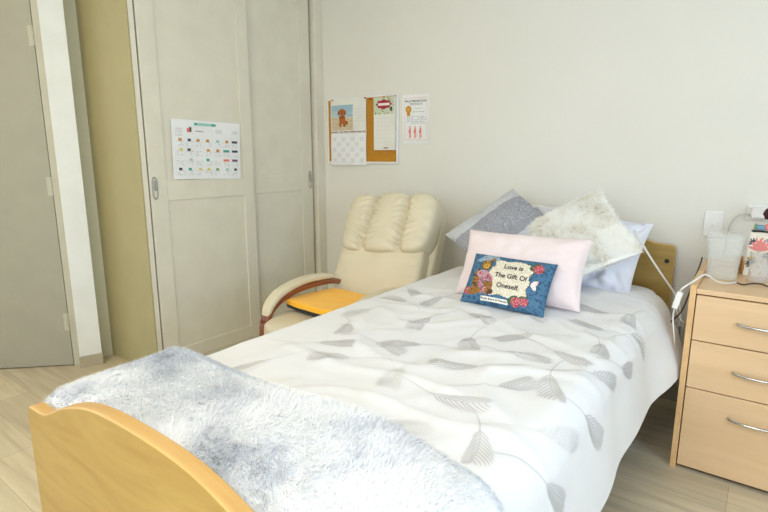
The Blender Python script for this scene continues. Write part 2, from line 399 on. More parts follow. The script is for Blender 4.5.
cols = ['yellow', 'paleteal', 'amber', 'ink', 'leafgreen', 'salmon', 'lightink', 'navy', 'purple', 'teal']
for r in range(4):
    for c in range(7):
        u0 = .045+c*.135; v1 = .70-r*.165
        quad(w, P3, u0, u0+.12, v1-.15, v1-.147, 'faint'); quad(w, P3, u0-.007, u0-.004, v1-.15, v1, 'faint')
        stroke_rows(w, P3, u0+.01, u0+.11, v1-.14, v1-.05, 3, 'lightink', .55)
        k = random.random()
        if (r, c) in ((1, 5), (1, 6)): quad(w, P3, u0+.01, u0+.105, v1-.06, v1-.02, 'teal' if c == 5 else 'navy')
        elif (r, c) in ((2, 6), (2, 5), (0, 6)): quad(w, P3, u0+.01, u0+.10, v1-.06, v1-.02, {(2, 6): 'purple', (2, 5): 'salmon', (0, 6): 'ink'}[(r, c)])
        elif k < .75:
            cc = random.choice(cols); a = random.uniform(.02, .05)
            quad(w, P3, u0+a, u0+a+.045, v1-.06, v1-.015, cc)
w.build('sheet', pl)

# ------------------------------------------------------------------ noticeboard and papers on the back wall
bx0, bx1, bz0, bz1 = -2.606, -1.984, 1.163, 1.609
nb = thing('noticeboard', 'cork noticeboard with slim white frame on the cream wall above the armchair', 'noticeboard', (-2.295, YB, bz0))
MB().box(bx0+.01, bx1-.01, YB-.013, YB-.001, bz0+.01, bz1-.01, 'cork').build('cork_panel', nb)
w = MB(); t = .013
w.box(bx0, bx0+t, YB-.018, YB-.001, bz0, bz1, 'white').box(bx1-t, bx1, YB-.018, YB-.001, bz0, bz1, 'white')
w.box(bx0+t, bx1-t, YB-.018, YB-.001, bz0, bz0+t, 'white').box(bx0+t, bx1-t, YB-.018, YB-.001, bz1-t, bz1, 'white')
w.build('frame', nb, bevel=.002)
# calendar
cal = thing('wall_calendar', 'calendar with a brown dog on a beach photo pinned at the left of the corkboard', 'calendar', (-2.44, YB-.02, 1.155))
cx0, cx1 = bx0+.042, bx0+.362
def cf(z0, z1, off, bow=0.): return lambda u, v: Vector((cx0+(cx1-cx0)*u, YB-.020-off-bow*sin(pi*v), z0+(z1-z0)*v))
w = MB().grid(cf(1.372, 1.60, 0, .003), 8, 8, 'paper2').grid(cf(1.372, 1.60, -.0015, .003), 8, 8, 'paper2', True)
up = w
def ell(u, v, cu, cv, a, b): return ((u-cu)/a)**2+((v-cv)/b)**2 < 1
def dogpic(u, v):
    if ell(u, v, .50, .74, .11, .12) or ell(u, v, .51, .45, .15, .20) or ell(u, v, .37, .70, .06, .11) or ell(u, v, .63, .70, .06, .11) or ell(u, v, .42, .25, .07, .12) or ell(u, v, .60, .25, .07, .12) or ell(u, v, .70, .30, .08, .09):
        if ell(u, v, .50, .68, .035, .03) or ell(u, v, .45, .77, .018, .018) or ell(u, v, .55, .77, .018, .018) or ell(u, v, .51, .2, .02, .10) or ell(u, v, .34, .66, .03, .07) or ell(u, v, .66, .66, .03, .07) or (ell(u, v, .5, .52, .13, .03)): return 'dogdark'
        return 'dogfur' if NZ(u*9, v*9) > -.25 else 'brown'
    if v > .80: return 'sky'
    if v > .52: return 'sea' if NZ(u*3, v*22) > 0 else 'sky'
    return 'sand' if NZ(u*14, v*20) > -.12 else 'brown' if NZ(u*30, v*30) > .25 else 'cream'
def photo(u, v): return Vector((cx0+.008+.196*u, YB-.0205-.0035*sin(pi*(.05+.85*v))-.0008, 1.388+.172*v))
MB().grid(photo, 56, 50, dogpic).build('photo', cal)
w = MB().grid(cf(1.150, 1.370, .001, .004), 8, 8, 'paper').grid(cf(1.150, 1.370, -.0006, .004), 8, 8, 'paper', True)
Pc = cf(1.150, 1.370, .0022, .004); Pt = cf(1.372, 1.60, .0012, .003)
stroke_rows(up, Pt, .02, .98, .005, .055, 1, 'purple', .9)
for r in range(5):
    for c in range(7):
        if (r+c) % 2 == 0: quad(w, Pc, .05+c*.13, .05+c*.13+.11, .88-r*.165-.13, .88-r*.165, 'palegrey')
stroke_rows(w, Pc, .05, .9, .02, .06, 1, 'faint', .5)
stroke_rows(up, Pt, .70, .95, .3, .8, 6, 'faint', .7)
w.build('month_page', cal); up.build('picture_page', cal)
# notepad
nx0, nx1 = bx0+.440, bx0+.606
npd = thing('shopping_notepad', 'slim white notepad with a red badge and green top hung right on the corkboard', 'notepad', (-2.09, YB-.02, 1.253))
w = MB().box(nx0, nx1, YB-.038, YB-.0132, 1.252, 1.590, 'paper2')
def nf(u, v): return Vector((nx0+(nx1-nx0)*u, YB-.0388, 1.252+.338*v))
def padtop(u, v):
    v = .68+.32*v
    a, b = (u-.50)/.36, (v-.862)/.085
    if a*a+b*b < 1+.12*cos(8*math.atan2(b, a)): 
        return 'tapwhite' if abs(b) < .22 and abs(a) < .8 else 'red'
    if ell(u, v, .86, .77, .07, .045): return 'tapgreen'
    return 'palegreen' if NZ(u*6, v*14) > -.05 else ('leafgreen' if NZ(u*14, v*24) > .2 else 'cream')
w.grid(lambda u, v: nf(u, .68+.32*v), 36, 28, padtop)
for k in range(7): quad(w, lambda u, v: nf(u, v)+Vector((0, -.0004, 0)), .12, .82, .60-k*.075, .603-k*.075, 'lightink')
quad(w, lambda u, v: nf(u, v)+Vector((0, -.0004, 0)), .5, .72, .03, .05, 'brown')
w.build('pad', npd)
# push pins
for k, (x, z, m, lb) in enumerate(((cx1-.006, 1.596, 'red', 'tiny red push pin at the calendar top right corner'), ((nx0+nx1)/2+.005, 1.588, 'amber', 'tiny amber push pin holding up the notepad'),
                               (cx0+.02, 1.597, 'amber', 'tiny amber push pin at the calendar top left corner'), (bx0+.395, 1.585, 'red', 'tiny red push pin in bare cork left of notepad'))):
    yb = {0: YB-.0215, 1: YB-.0385, 2: YB-.0215, 3: YB-.0128}[k]
    w = MB(); X = Matrix.Translation((x, yb, z)) @ Matrix.Rotation(pi/2, 4, 'X')
    w.lathe((0, 0, 0), [(0.0, 0), (.005, 0), (.005, .002), (.0028, .004), (.003, .009), (.0048, .011), (0, .012)], m, 12, X)
    tag(w.build('push_pin', smooth=True), lb, 'pin', 'push pins on the corkboard')
# certificate
ce = thing('certificate', 'laminated white certificate with an orange rosette on the wall right of the corkboard', 'certificate', (-1.853, YB, 1.288))
def ef(off): return lambda u, v: Vector((-1.955+.200*u-.006*v, YB-.0002-off-.006*(u**4)*(1-v)**1.5, 1.290+.004*(1-u)+.302*v))
w = MB().grid(ef(.0008), 10, 10, 'paper').grid(ef(0), 10, 10, 'paper', True)
Pe = ef(.0014)
for a in ((.07, .93, .07, .078), (.07, .93, .925, .933), (.07, .08, .07, .93), (.92, .93, .07, .93)): quad(w, Pe, *a, 'pinkline')
te = lambda cu, cv: (lambda x, y: Pe(cu+x/.2, cv+y/.302))
w.text('FALLS PREVENTION', te(.5, .865), .0185, 'ink', bold=.0004)
w.text('CERTIFICATE', te(.52, .805), .0165, 'ink')
o = len(w.v)
pts = [Pe(.23+(.105+.012*(k % 2))*cos(k*pi/14), .70+(.07+.008*(k % 2))*sin(k*pi/14))+Vector((0, -.0003, 0)) for k in range(28)]
w.add(pts, [tuple(range(28))], 'amber')
quad(w, lambda u, v: Pe(u, v)+Vector((0, -.0003, 0)), .17, .29, .57, .64, 'amber')
w.add([Pe(.23+.06*cos(k*pi/8), .70+.04*sin(k*pi/8))+Vector((0, -.0006, 0)) for k in range(16)], [tuple(range(16))], 'gold')
stroke_rows(w, Pe, .42, .75, .70, .73, 1, 'lightink', .9); stroke_rows(w, Pe, .40, .85, .63, .67, 1, 'lightink', 1)
stroke_rows(w, Pe, .15, .88, .40, .57, 5, 'lightink', .95)
for k in range(3):
    c = .28+k*.2
    for (a, b, v0, v1) in ((-.03, .03, .22, .32), (-.02, .02, .325, .36), (-.035, -.008, .10, .22), (.008, .04, .12, .22), (-.055, -.03, .22, .27)):
        quad(w, Pe, c+a, c+b, v0, v1, 'salmon')
w.build('sheet', ce)

# ------------------------------------------------------------------ bed
BX = -.83
bed = thing('bed', 'single care bed with honey beech footboard and headboard against the cream wall', 'bed', (BX, 1.55, 0))
half = [(.50, .652), (.44, .6525), (.40, .658), (.36, .675), (.30, .703), (.24, .725), (.17, .742), (.09, .750), (0, .752)]
def curve_board(dz, zb, hw):
    k = hw/.5; L = [(BX-x*k, z+dz) for x, z in half]; Rr = [(BX+x*k, z+dz) for x, z in half[:-1]][::-1]
    top = [(p.x, p.z) for p in spline([(x, 0, z) for x, z in L+Rr], 5)]
    # rounded top corners
    def cr(x, z, s):
        return [(x, z-.02), (x+s*.006, z-.006), (x+s*.02, z)]
    return cr(BX-hw, half[0][1]+dz, 1)+[p for p in top if abs(p[0]-BX) < hw-.021]+cr(BX+hw, half[0][1]+dz, -1)[::-1]+[(BX+hw, zb), (BX-hw, zb)]
fb = MB().prism(curve_board(0, .16, .50)[::-1], .389, .421, 'beech', 'beechedge').build('footboard', bed, bevel=.005, seg=3)
hb = MB().prism(curve_board(.150, .25, .50)[::-1], 2.742, 2.772, 'beech', 'beechedge').build('headboard', bed, bevel=.005, seg=3)
for sx in (-1, 1):
    w = MB(); X = Matrix.Translation((BX+sx*.468, 2.742, .722)) @ Matrix.Rotation(pi/2, 4, 'X')
    w.lathe((0, 0, 0), [(0, .001), (.0095, .001), (.011, .0)], 'blackp', 20, X); w.build('bolt_cap', hb)
w = MB().box(BX-.44, BX+.44, .50, 2.68, .40, .455, 'darkmetal')
for y in (.8, 1.3, 1.8, 2.3): w.box(BX-.40, BX+.40, y-.03, y+.03, .34, .40, 'darkmetal')
w.build('mattress_platform', bed, bevel=.004)
for sx in (-1, 1):
    MB().box(BX+sx*.40-.02, BX+sx*.40+.02, .421, 2.742, .28, .34, 'darkmetal').build('side_rail', bed, bevel=.004)
w = MB().box(BX-.25, BX+.25, 1.0, 2.1, .12, .28, 'blackp').box(BX-.36, BX+.47, 2.10, 2.55, .012, .34, 'blackp'); w.build('gear_and_black_box', bed, bevel=.01)  # lifting gear, plus a black box filling the dark area under the head end
for y in (.56, 2.58):
    w = MB().box(BX-.42, BX+.42, y-.025, y+.025, .14, .19, 'darkmetal').box(BX-.03, BX+.03, y-.02, y+.02, .19, .34, 'darkmetal'); w.build('cross_member', bed, bevel=.004)
    for sx in (-1, 1):
        x = BX+sx*.40
        leg = MB().tube([(x, y, .27), (x, y, .10)], .016, 'darkmetal', 16); leg.box(x-.022, x+.022, y-.03, y+.03, .085, .13, 'blackp'); lg = leg.build('leg', bed, bevel=.003)
        X = Matrix.Translation((x-.013, y, .05)) @ Matrix.Rotation(pi/2, 4, 'Y')
        MB().lathe((0, 0, 0), [(0, 0), (.047, 0), (.05, .004), (.05, .022), (.047, .026), (0, .026)], 'black', 28, X).build('castor', lg, smooth=False)
# mattress
def matt(q):
    return Vector((0, 0, .003*NZ(q.x*3, q.y*6)))
w = MB().puff((BX, 1.58, .536), (.487, 1.12, .078), 'sheet', 9, 40, matt)
tag(w.build('mattress', smooth=True, weld=1e-5), 'mattress in a white fitted sheet, corner bare beside the headboard', 'mattress')

# duvet ---------------------------------------------------------
R = .085; A0 = .45; ARC = R*pi/2
ZD = .632
def dprof(s_, extra=0., r=R, flare=.10):
    if s_ < 0: flare *= .1; r = r*.85
    a = abs(s_); sg = 1 if s_ > 0 else -1
    if a < A0: x, z = a, 0
    elif a < A0+r*pi/2: th = (a-A0)/r; x, z = A0+r*sin(th), -r*(1-cos(th))
    else: d_ = a-A0-r*pi/2; x, z = A0+r+d_*flare, -r-d_*.99
    return sg*x, z, max(0, a-A0-r*.6)
def duv(s_, y):
    x, z, d_ = dprof(s_, flare=.13)
    sg = 1 if s_ > 0 else -1
    yend = 2.46
    hang = min(1, d_/.12)
    x += sg*hang*(.006*sin(y*6+1.)+.004*sin(y*15+2*NZ(y*2, 3)))*(1 if sg > 0 else .4)
    top = 1-hang*.8
    z += top*(.010*NZ(s_*2.2, y*2.0, 3)+.006*NZ(s_*5, y*4, 8)+.009*(1-abs(2.4*NZ(s_*3+1.7*NZ(s_*2, y*2), y*6, 1.5)))**3+.005*(1-abs(2.4*NZ(s_*9+1.2*NZ(s_*3, y*3), y*4, 6.5)))**3)
    z = z if s_ > -.25 else z*1+(-z+(-.0 if abs(s_) < A0 else dprof(s_)[1]))*sm(.25, .40, -s_)*.8
    z += .010*(1-(min(abs(s_), A0)/A0)**2)
    # head-end edge rolls over and the corner kicks outwards over the side
    e_ = sm(yend-.03, yend, y); z -= e_*.022*top
    cf_ = sm(1.95, 2.38, y)*hang
    if sg > 0: x += cf_*.075*min(1, d_/.22); z += -cf_*.02*0
    return Vector((BX+x, y, ZD+z))
NS, NY = 96, 150
S0, S1 = -(A0+ARC+.13), (A0+ARC+.115)
def drop(y):  # lower hem dips towards the foot and at the head corner
    return S1+.125-.06*sm(1.9, 2.3, y)
def dmap(u, v):
    y = .455+v*(2.46-.455); s_ = S0+(drop(y)-S0)*u
    # head end swings away a little at the hanging corner
    y2 = y-sm(.5, .72, s_)*sm(1.9, 2.46, y)*.10
    p = duv(s_, y); p.y = y2
    return p
dv = MB().grid(dmap, NS, NY, 'duvet')
def dsurf(s_, y, off=.0013):
    def pt(a, b):
        p = duv(a, b); p.y = b-sm(.5, .72, a)*sm(1.9, 2.46, b)*.10; return p
    p = pt(s_, y); n_ = (pt(s_+.004, y)-p).cross(pt(s_, y+.004)-p).normalized()
    return p+n_*off
# duvet print: fronds with combed barbs
def frond(s_, y, ang, L=.15, wd_=.042, stem=.16, curl=.5, m='feather'):
    """a curved stem that ends in a two-sided frond; ang = heading in the (s, y) plane"""
    def mid(t):  # t in [-stem, L]
        a = ang+curl*t/L*.5
        return Vector((s_+cos(a)*t, y+sin(a)*t)), Vector((cos(a), sin(a)))
    def strip(pts, wf):
        o = len(dv.v); n = len(pts)
        for k, p in enumerate(pts):
            d_ = (pts[min(k+1, n-1)]-pts[max(k-1, 0)]).normalized(); q = Vector((-d_.y, d_.x))*wf(k/(n-1))
            for g in (p+q, p-q): dv.v.append(tuple(dsurf(max(S0+.01, min(drop(g.y)-.01, g.x)), g.y)))
        for k in range(n-1): dv.face((o+2*k+1, o+2*k+3, o+2*k+2, o+2*k), m)
    strip([mid(-stem+stem*k/10)[0]+Vector((0, .012*sin(k/10*pi))) for k in range(11)], lambda t: .0014)
    strip([mid(L*k/8)[0] for k in range(9)], lambda t: .0014*(1-t)+.0004)
    nb_ = 10
    for side in (-1, 1):
        for k in range(nb_):
            t = (k+.4)/nb_; P, d_ = mid(L*t*.92); q = Vector((-d_.y, d_.x))*side
            bl = wd_*(sin(pi*(t*.86+.12))**.7)*1.25
            pts = [P+d_*bl*(.95*g)+q*bl*(.85*g-.25*g*g) for g in (0, .25, .5, .75, 1)]
            strip(pts, lambda g: .0023*sin(pi*(.12+.83*g))**.8)
FRONDS = [(0.41, 1.31, -1.33, 0.15), (0.39, 0.93, -1.03, 0.12), (0.48, 1.03, 0.79, 0.16), (0.22, 1.01, 0.0, 0.15), (0.24, 1.23, -2.57, 0.15), (0.25, 1.37, 0.07, 0.14), (0.1, 1.45, -1.27, 0.13), (0.45, 1.65, -1.19, 0.11), (0.49, 1.41, 0.87, 0.16), (0.54, 1.23, 0.6, 0.16), (0.51, 1.84, 0.94, 0.15), (0.55, 1.62, 1.1, 0.13), (0.26, 1.59, -2.36, 0.15), (0.43, 1.80, 3.0, 0.14), (0.47, 2.02, -1.57, 0.12), (0.08, 1.09, -1.44, 0.14), (-0.11, 1.21, -0.07, 0.14), (-0.09, 1.07, -2.68, 0.13), (-0.1, 1.52, -1.64, 0.14), (-0.30, 1.30, -0.9, 0.12), (-0.27, 0.92, -1.84, 0.11), (-0.36, 1.50, -1.86, 0.12), (0.11, 1.80, -0.12, 0.14), (-0.21, 1.80, -1.75, 0.15), (0.27, 2.05, -0.83, 0.15), (-0.42, 1.85, -0.54, 0.14), (0.56, .94, 0.63, 0.13), (0.19, 0.82, 0.32, 0.13), (-.55, 1.4, 2.2, .14), (-.56, 2.0, -2.2, .14), (0.0, 2.2, 1.2, .14), (-.3, 2.25, -1.2, .14), (.1, .6, .5, .14), (-.2, .6, 2.0, .14)]
for k, (a, b, g, L) in enumerate(FRONDS+[(-.02, 1.66, -.2, .13), (.33, 1.15, .9, .12), (.02, 1.28, -2.6, .13), (.18, 1.93, 2.6, .13), (.36, 1.48, -.4, .12), (-.30, 1.66, 2.8, .13), (-.25, 1.10, .6, .12)]):
    ca = abs(a) > .5
    frond(a, b, g, L, .040 if k % 3 else .046, .13, (.5, -.5, .35)[k % 3], 'feather2' if k in (2, 15, 20, 27, 21) else 'feather')

tag(dv.build('duvet', smooth=True), 'white duvet printed with grey feather fronds, draped over the bed', 'duvet')

# fur blade helper --------------------------------------------------
def add_fur(mb, surf, n, m, length, width, lean=.7, flow=None, seed=1):
    rnd = random.Random(seed)
    for _ in range(n):
        u, v = rnd.random(), rnd.random()
        p = surf(u, v); du = surf(min(1, u+.004), v)-surf(max(0, u-.004), v); dv_ = surf(u, min(1, v+.004))-surf(u, max(0, v-.004))
        nn = du.cross(dv_)
        if nn.length < 1e-12: continue
        nn.normalize(); du = du.normalized(); dv_ = dv_.normalized()
        a = 3.5*NZ(p.x*3.2, p.y*3.2, p.z*3)+rnd.gauss(0, .55)+(flow or 0)
        t = du*cos(a)+dv_*sin(a); L = length*rnd.uniform(.6, 1.25)
        side = nn.cross(t)*width*.5
        d1 = (nn*.75+t*lean*.6).normalized()*L*.5; d2 = (nn*.25+t*lean*1.1+Vector((0, 0, -.12))).normalized()*L*.6
        p = p-nn*.002
        mb.add([p-side, p+side, p+d1+side*.8, p+d1-side*.8, p+d1+d2], [(0, 1, 2, 3), (3, 2, 4)], m)

# fur throw ---------------------------------------------------------
th_ = MB()
def tsurf(u, v):
    s_ = -.86+u*1.60
    yend = .80+.012*sin(s_*9)+.018*NZ(s_*3, 4)-.03*sm(.45, .62, s_)
    y = .4225+v*(yend-.4225)
    x, z, d_ = dprof(s_, r=.10, flare=.05)
    hang = min(1, d_/.12); sg = 1 if s_ > 0 else -1
    ed = sm(1, .86, v)
    lift = .008+.030*ed*(1-.25*sm(.25, 0, v))
    z += lift*(1-hang)+.012*NZ(s_*2.6, y*4, 5)*(1-hang)+.012*(1-hang)*(1-(min(abs(s_), A0)/A0)**2)
    z += .006*sm(-.2, -.45, s_)*sm(.48, .62, y)*(1-hang)*ed
    x += sg*(.012+.02*ed)*hang+sg*.014*hang*sin(y*22)
    if sg < 0: x -= .012*sm(.3, .48, abs(s_))+.004*hang*sm(.70, .44, y)-.035*math.exp(-((z+.155)/.03)**2)*sm(.6, .44, y)
    z -= .012*sm(.12, .03, v)*(1-hang)+.07*sm(.03, 0, v)
    return Vector((BX+x, y, ZD+.004+z))
th_.grid(tsurf, 110, 44, 'fur')
def tback(u, v): return tsurf(u, v)+Vector((0, 0, -.006))
add_fur(th_, tsurf, 52000, 'fur', .020, .0016, .8, .6, 3)
tag(th_.build('fur_throw', smooth=True), 'shaggy white and blue-grey fur throw across the foot of the bed', 'blanket')

# ------------------------------------------------------------------ pillows and cushions
def frame(base, az, lean, roll=0.):
    """matrix: local x along width, local y up the face, local z out of the face; base = bottom centre/corner point"""
    L, a = radians(lean), radians(az)
    ex = Vector((cos(a), sin(a), 0)); back = Vector((-sin(a), cos(a), 0))
    ey = back*sin(L)+Vector((0, 0, 1))*cos(L); ez = ex.cross(ey)
    Rm = Matrix((ex, ey, ez)).transposed().to_4x4()
    return Matrix.Translation(base) @ Rm @ Matrix.Rotation(radians(roll), 4, 'Z')
def pillow_fn(w, h, T, X, cen, bow=.06, wr=.006, seed=0., pe=.42, fold=0.):
    def fn(u, v, side, off=0.):
        a, b = 2*u-1, 2*v-1
        x = a*(1-bow*(1-b*b)*abs(a)**3)*w/2; y = b*(1-bow*(1-a*a)*abs(b)**3)*h/2
        e_ = max(0, (1-a**2))**pe*max(0, (1-b**2))**pe
        th = T/2*e_
        th += wr*NZ(a*2.6+seed, b*2.6, side*3)*min(1, e_*2.2)+wr*.8*NZ(a*7+seed, b*5, side*5)*min(1, e_*1.6)
        # corner creases
        r_ = math.hypot(1-abs(a), 1-abs(b)); th += wr*.6*sin(9*math.atan2(1-abs(a), 1-abs(b)))*math.exp(-(r_/.45)**2)*min(1, e_*3)
        return X @ Vector((cen[0]+x, cen[1]+y, side*(th+off)-fold*b*b*0+(.0012*side)))
    return fn
def pillow(name, label, cat, fn, m, mback=None, nu=40, nv=28, extra=None, group=None):
    w = MB().grid(lambda u, v: fn(u, v, 1), nu, nv, m).grid(lambda u, v: fn(u, v, -1), nu, nv, mback or m if not callable(m) else mback, True)
    # seam band joining front and back
    def rim(k, s):
        k %= 1; q = k*4; i = int(q); t = q-i
        u, v = ((t, 0), (1, t), (1-t, 1), (0, 1-t))[i]
        return fn(u, v, s)
    w.grid(lambda a, b: rim(a, 1 if b > .5 else -1), 80, 1, mback or (m if not callable(m) else mback))
    if extra: extra(w)
    return tag(w.build(name, smooth=True), label, cat, 'pillows and cushions at the head of the bed')

# two white bed pillows against the headboard
f = pillow_fn(.66, .40, .15, frame((-.93, 2.49, .620), 2, 32), (0, .20), .05, .024, 1.3)
pillow('bed_pillow', 'white bed pillow leaning on the headboard behind the grey and fur cushions', 'pillow', f, 'pillowW')
f = pillow_fn(.56, .36, .16, frame((-.715, 2.36, .630), -3, 29, -5), (0, .18), .05, .034, 5.1)
pillow('bed_pillow', 'pale blue-white bed pillow poking out right of the shaggy fur cushion', 'pillow', f, 'pillowL')

# grey striped square cushion, standing on one corner
def greymat(u, v):
    t = v+.012*sin(u*6)
    if t > .80 or t < .16: return 'greyA'
    if t > .70: return 'greyB'
    if t > .40: return 'greyC'
    if t > .30: return 'greyB'
    return 'greyA'
f = pillow_fn(.43, .43, .12, frame((-.935, 2.13, .640), 8, 47, 51), (.20, .225), .07, .006, 2.2)
pillow('striped_cushion', 'square grey striped cushion standing on its corner behind the pink pillow', 'cushion', f, greymat, 'greyA', 60, 60)
# ivory fur cushion
FX = frame((-.715, 2.13, .643), -6, 45, 41)
f2 = pillow_fn(.41, .41, .13, FX, (.20, .205), .07, .006, 4.2)
def furx(w):
    add_fur(w, lambda u, v: f2(.01+.98*u, .01+.98*v, 1), 17000, 'furc', .030, .0017, 1.0, 1.2, 9)
    add_fur(w, lambda u, v: f2(1-(.01+.98*u), .01+.98*v, -1), 4000, 'furc', .017, .0018, .9, 1.2, 11)
pillow('fur_cushion', 'shaggy ivory fur cushion leaning on its corner right of the pink pillow', 'cushion', f2, 'furc', 'furc', extra=furx)
# pink pillow
f3 = pillow_fn(.51, .285, .14, frame((-.775, 1.90, .648), 3, 27, 0), (0, .14), .05, .008, 3.3)
pillow('pink_pillow', 'pale pink oblong pillow standing behind the blue tapestry cushion', 'pillow', f3, 'pink')
# tapestry cushion: woven picture in small stitches
f4 = pillow_fn(.335, .215, .085, frame((-.775, 1.772, .648), 2.5, 36, -1.5), (.0, .105), .045, .003, 6.3)
def stitch(u, v):
    x, y = u*33, v*21.   # centimetres
    n1 = NZ(x*.9, y*.9, 2); n2 = NZ(x*2.2, y*2.2, 7)
    def E(cx, cy, a, b, rot=0):
        dx, dy = x-cx, y-cy; c, s_ = cos(rot), sin(rot); return ((dx*c+dy*s_)/a)**2+((-dx*s_+dy*c)/b)**2 < 1
    # bear
    x0_, y0_ = x, y; x, y = x/1.07, y/1.06
    hx, hy = 7.0, 14.6
    if E(hx+.3, hy-.55, .95, .80) and not E(hx+.35, hy-.3, .32, .25) and not E(hx+.35, hy-.85, .5, .12): return 'gold'
    if E(hx+.35, hy-.3, .32, .25) or E(hx+.35, hy-.85, .5, .12): return 'inkblack'
    if E(hx-.5, hy+.6, .25, .30) or E(hx+.9, hy+.9, .25, .28) or E(hx-.9, hy+.9, .25, .28): return 'beardark'
    if E(hx-2.2, 17.1, 2.6, 1.0, .5) or E(hx+2.0, 18.0, 2.2, 1.5, -.3) or E(hx-.3, 18.0, 2.6, 1.5):
        if E(hx+2.1, 16.9, .8, 1.1): return 'bearfur'
        return 'rose' if n2 > .38 else ('cream' if n2 > .18 else 'hatblue')
    if E(hx, hy, 2.1, 2.3): return ('beardark' if not E(hx, hy, 1.75, 1.95) else ('bearfur' if n2 > -.2 else 'gold'))
    if E(6.6, 10.8, 2.5, 1.6): return 'roselight' if n2 > .05 else ('rose' if n1 > 0 else 'hatblue')
    if E(9.8, 7.0, 1.9, 1.3, -.3) or E(5.0, 4.2, 2.7, 1.5, .2) or E(10.6, 4.6, 1.7, 1.2): return 'beardark' if (E(11.2, 4.4, 1.0, 1.0) or n2 > .22) else 'bearfur'
    if E(8.6, 7.4, 3.0, 4.2, .25): return 'dress' if n2 > .08 else ('hatblue' if n2 < -.25 else ('roselight' if n1 > .1 else ('tapgreen' if n1 < -.2 else 'tapblue2')))
    if E(4.9, 8.2, 1.9, 4.6, .1): return 'bearfur' if n1 > -.1 else 'beardark'
    x, y = x0_, y0_
    # roses
    for cx, cy, r in ((27.6, 16.9, 2.0), (2.3, 4.2, 1.6), (22.6, 2.6, 1.9), (25.6, 3.2, 1.6)):
        if E(cx, cy, r, r): return 'roselight' if n2 > .18 else ('rose' if n1 > 0 else ('dress' if n2 > -.2 else 'beardark'))
        if E(cx-1.2, cy+.6, r*1.2, r*.8, .6): return 'tapgreen'
    if E(27.8, 10.6, 1.7, .9, .9) or E(27.6, 9.6, 1.6, .8, -.9): return 'tapwhite' if n2 > -.2 else 'salmon'
    # name strip
    if 8.8 < x < 19.8 and 1.1 < y < 2.7: return 'tapwhite'
    # scroll
    l = 10.0+.5*sin(y*.9)+(.8 if y > 15 else 0); r = 25.6+.45*sin(y*1.3+1); b = 3.9+.3*sin(x*.9); t = 18.3+.35*sin(x*.7)
    if l < x < r and b < y < t:
        edge = min(x-l, r-x, y-b, t-y)
        if edge < .4: return 'gold' if n2 > .05 else 'tapwhite'
        return 'cream' if n2 > -.3 else 'tapwhite'
    return 'tapblue' if n1 > -.12 else ('tapblue2' if n2 > -.42 else 'inkblack')
def tapx(w):
    def T(cu, cv): return lambda x, y: f4(cu+x/.335, cv+y/.215, 1, .0016)
    w.text('Love is', T(.56, .745), .0265, 'inkblack', bold=.0005)
    w.text('The Gift Of', T(.56, .555), .0265, 'inkblack', bold=.0005)
    w.text('Oneself.', T(.56, .365), .0265, 'inkblack', bold=.0005)
    w.text('Boyds Bears & Friends', T(.427, .09), .0115, 'inkblack', bold=.0002)
pillow('tapestry_cushion', 'small blue tapestry cushion woven with a bear and the words Love is', 'cushion', f4, stitch, 'tapblue', 132, 84, tapx)

# ------------------------------------------------------------------ armchair
AC = (-1.655, 1.84, 0); ch = thing('armchair', 'cream leather armchair with dark red bentwood arms beside the bed', 'armchair', AC, radians(3))
CX = Matrix.Translation(AC) @ Matrix.Rotation(radians(3), 4, 'Z')
def seatd(q):
    return Vector((0, 0, .010*NZ(q.x*2, q.y*2, 1)-.010*max(0, q.y)))
MB().puff((0, -.02, .385), (.246, .325, .085), 'leather', 5, 26, seatd, CX).build('seat', ch, smooth=True, weld=1e-5)
MB().box(-.25, .25, -.27, .27, .20, .31, 'leather', CX).build('seat_base', ch, bevel=.02, seg=3)
Lb = radians(31)
BXm = CX @ Matrix.Translation((.012, .265, .42)) @ Matrix.Rotation(-Lb, 4, 'X') @ Matrix.Rotation(radians(-4), 4, 'Y')   # local z runs up the back, local -y faces the sitter
def shell(q):
    return Vector((0, 0, 0))
MB().puff((.012, .085, .295), (.280, .062, .355), 'leather', 7, 22, None, BXm).build('back_shell', ch, smooth=True, weld=1e-5)
def lowd(q):
    return Vector((0, -.006*NZ(q.x*2.2, q.z*2.2, 3)+.004*sin(q.z*26)*math.exp(-((abs(q.x)-.85)/.15)**2), 0))
MB().puff((0, .0, .16), (.272, .075, .22), 'leather', 5, 26, lowd, BXm).build('backrest', ch, smooth=True, weld=1e-5)
def headd(q):
    dy = 0; x = q.x
    if q.y < .6:
        for c in (-.40, .40):
            c2 = c*(1-.10*q.z); d_ = abs(x-c2)
            dy += .030*math.exp(-(d_/.07)**2)
            dy += .008*sin(q.z*30+4*NZ(q.z*3, c*5)+d_*22*(1 if q.z > 0 else -1))*math.exp(-(d_/.17)**2)*(1-math.exp(-(d_/.03)**2))*(1.2+1.2*NZ(q.z*4, c*3, 2))
        dy += .003*sin(q.z*17+x*5)*sm(.80, .95, abs(x))
        dy -= .022*(1-((x if abs(x) < .4 else (abs(x)-.7)*1.2)/.42)**2 if True else 0)*.8
        dy -= .008*sm(-.3, -.8, q.z)
    return Vector((-.012*sm(.2, -1, q.z)*x, dy, .005*cos(x*7.5)*(1 if q.z > 0 else -.8)*abs(q.z)**3))
MB().puff((.012, -.012, .463), (.285, .082, .178), 'leather', 5.5, 84, headd, BXm).build('headrest', ch, smooth=True, weld=1e-5)
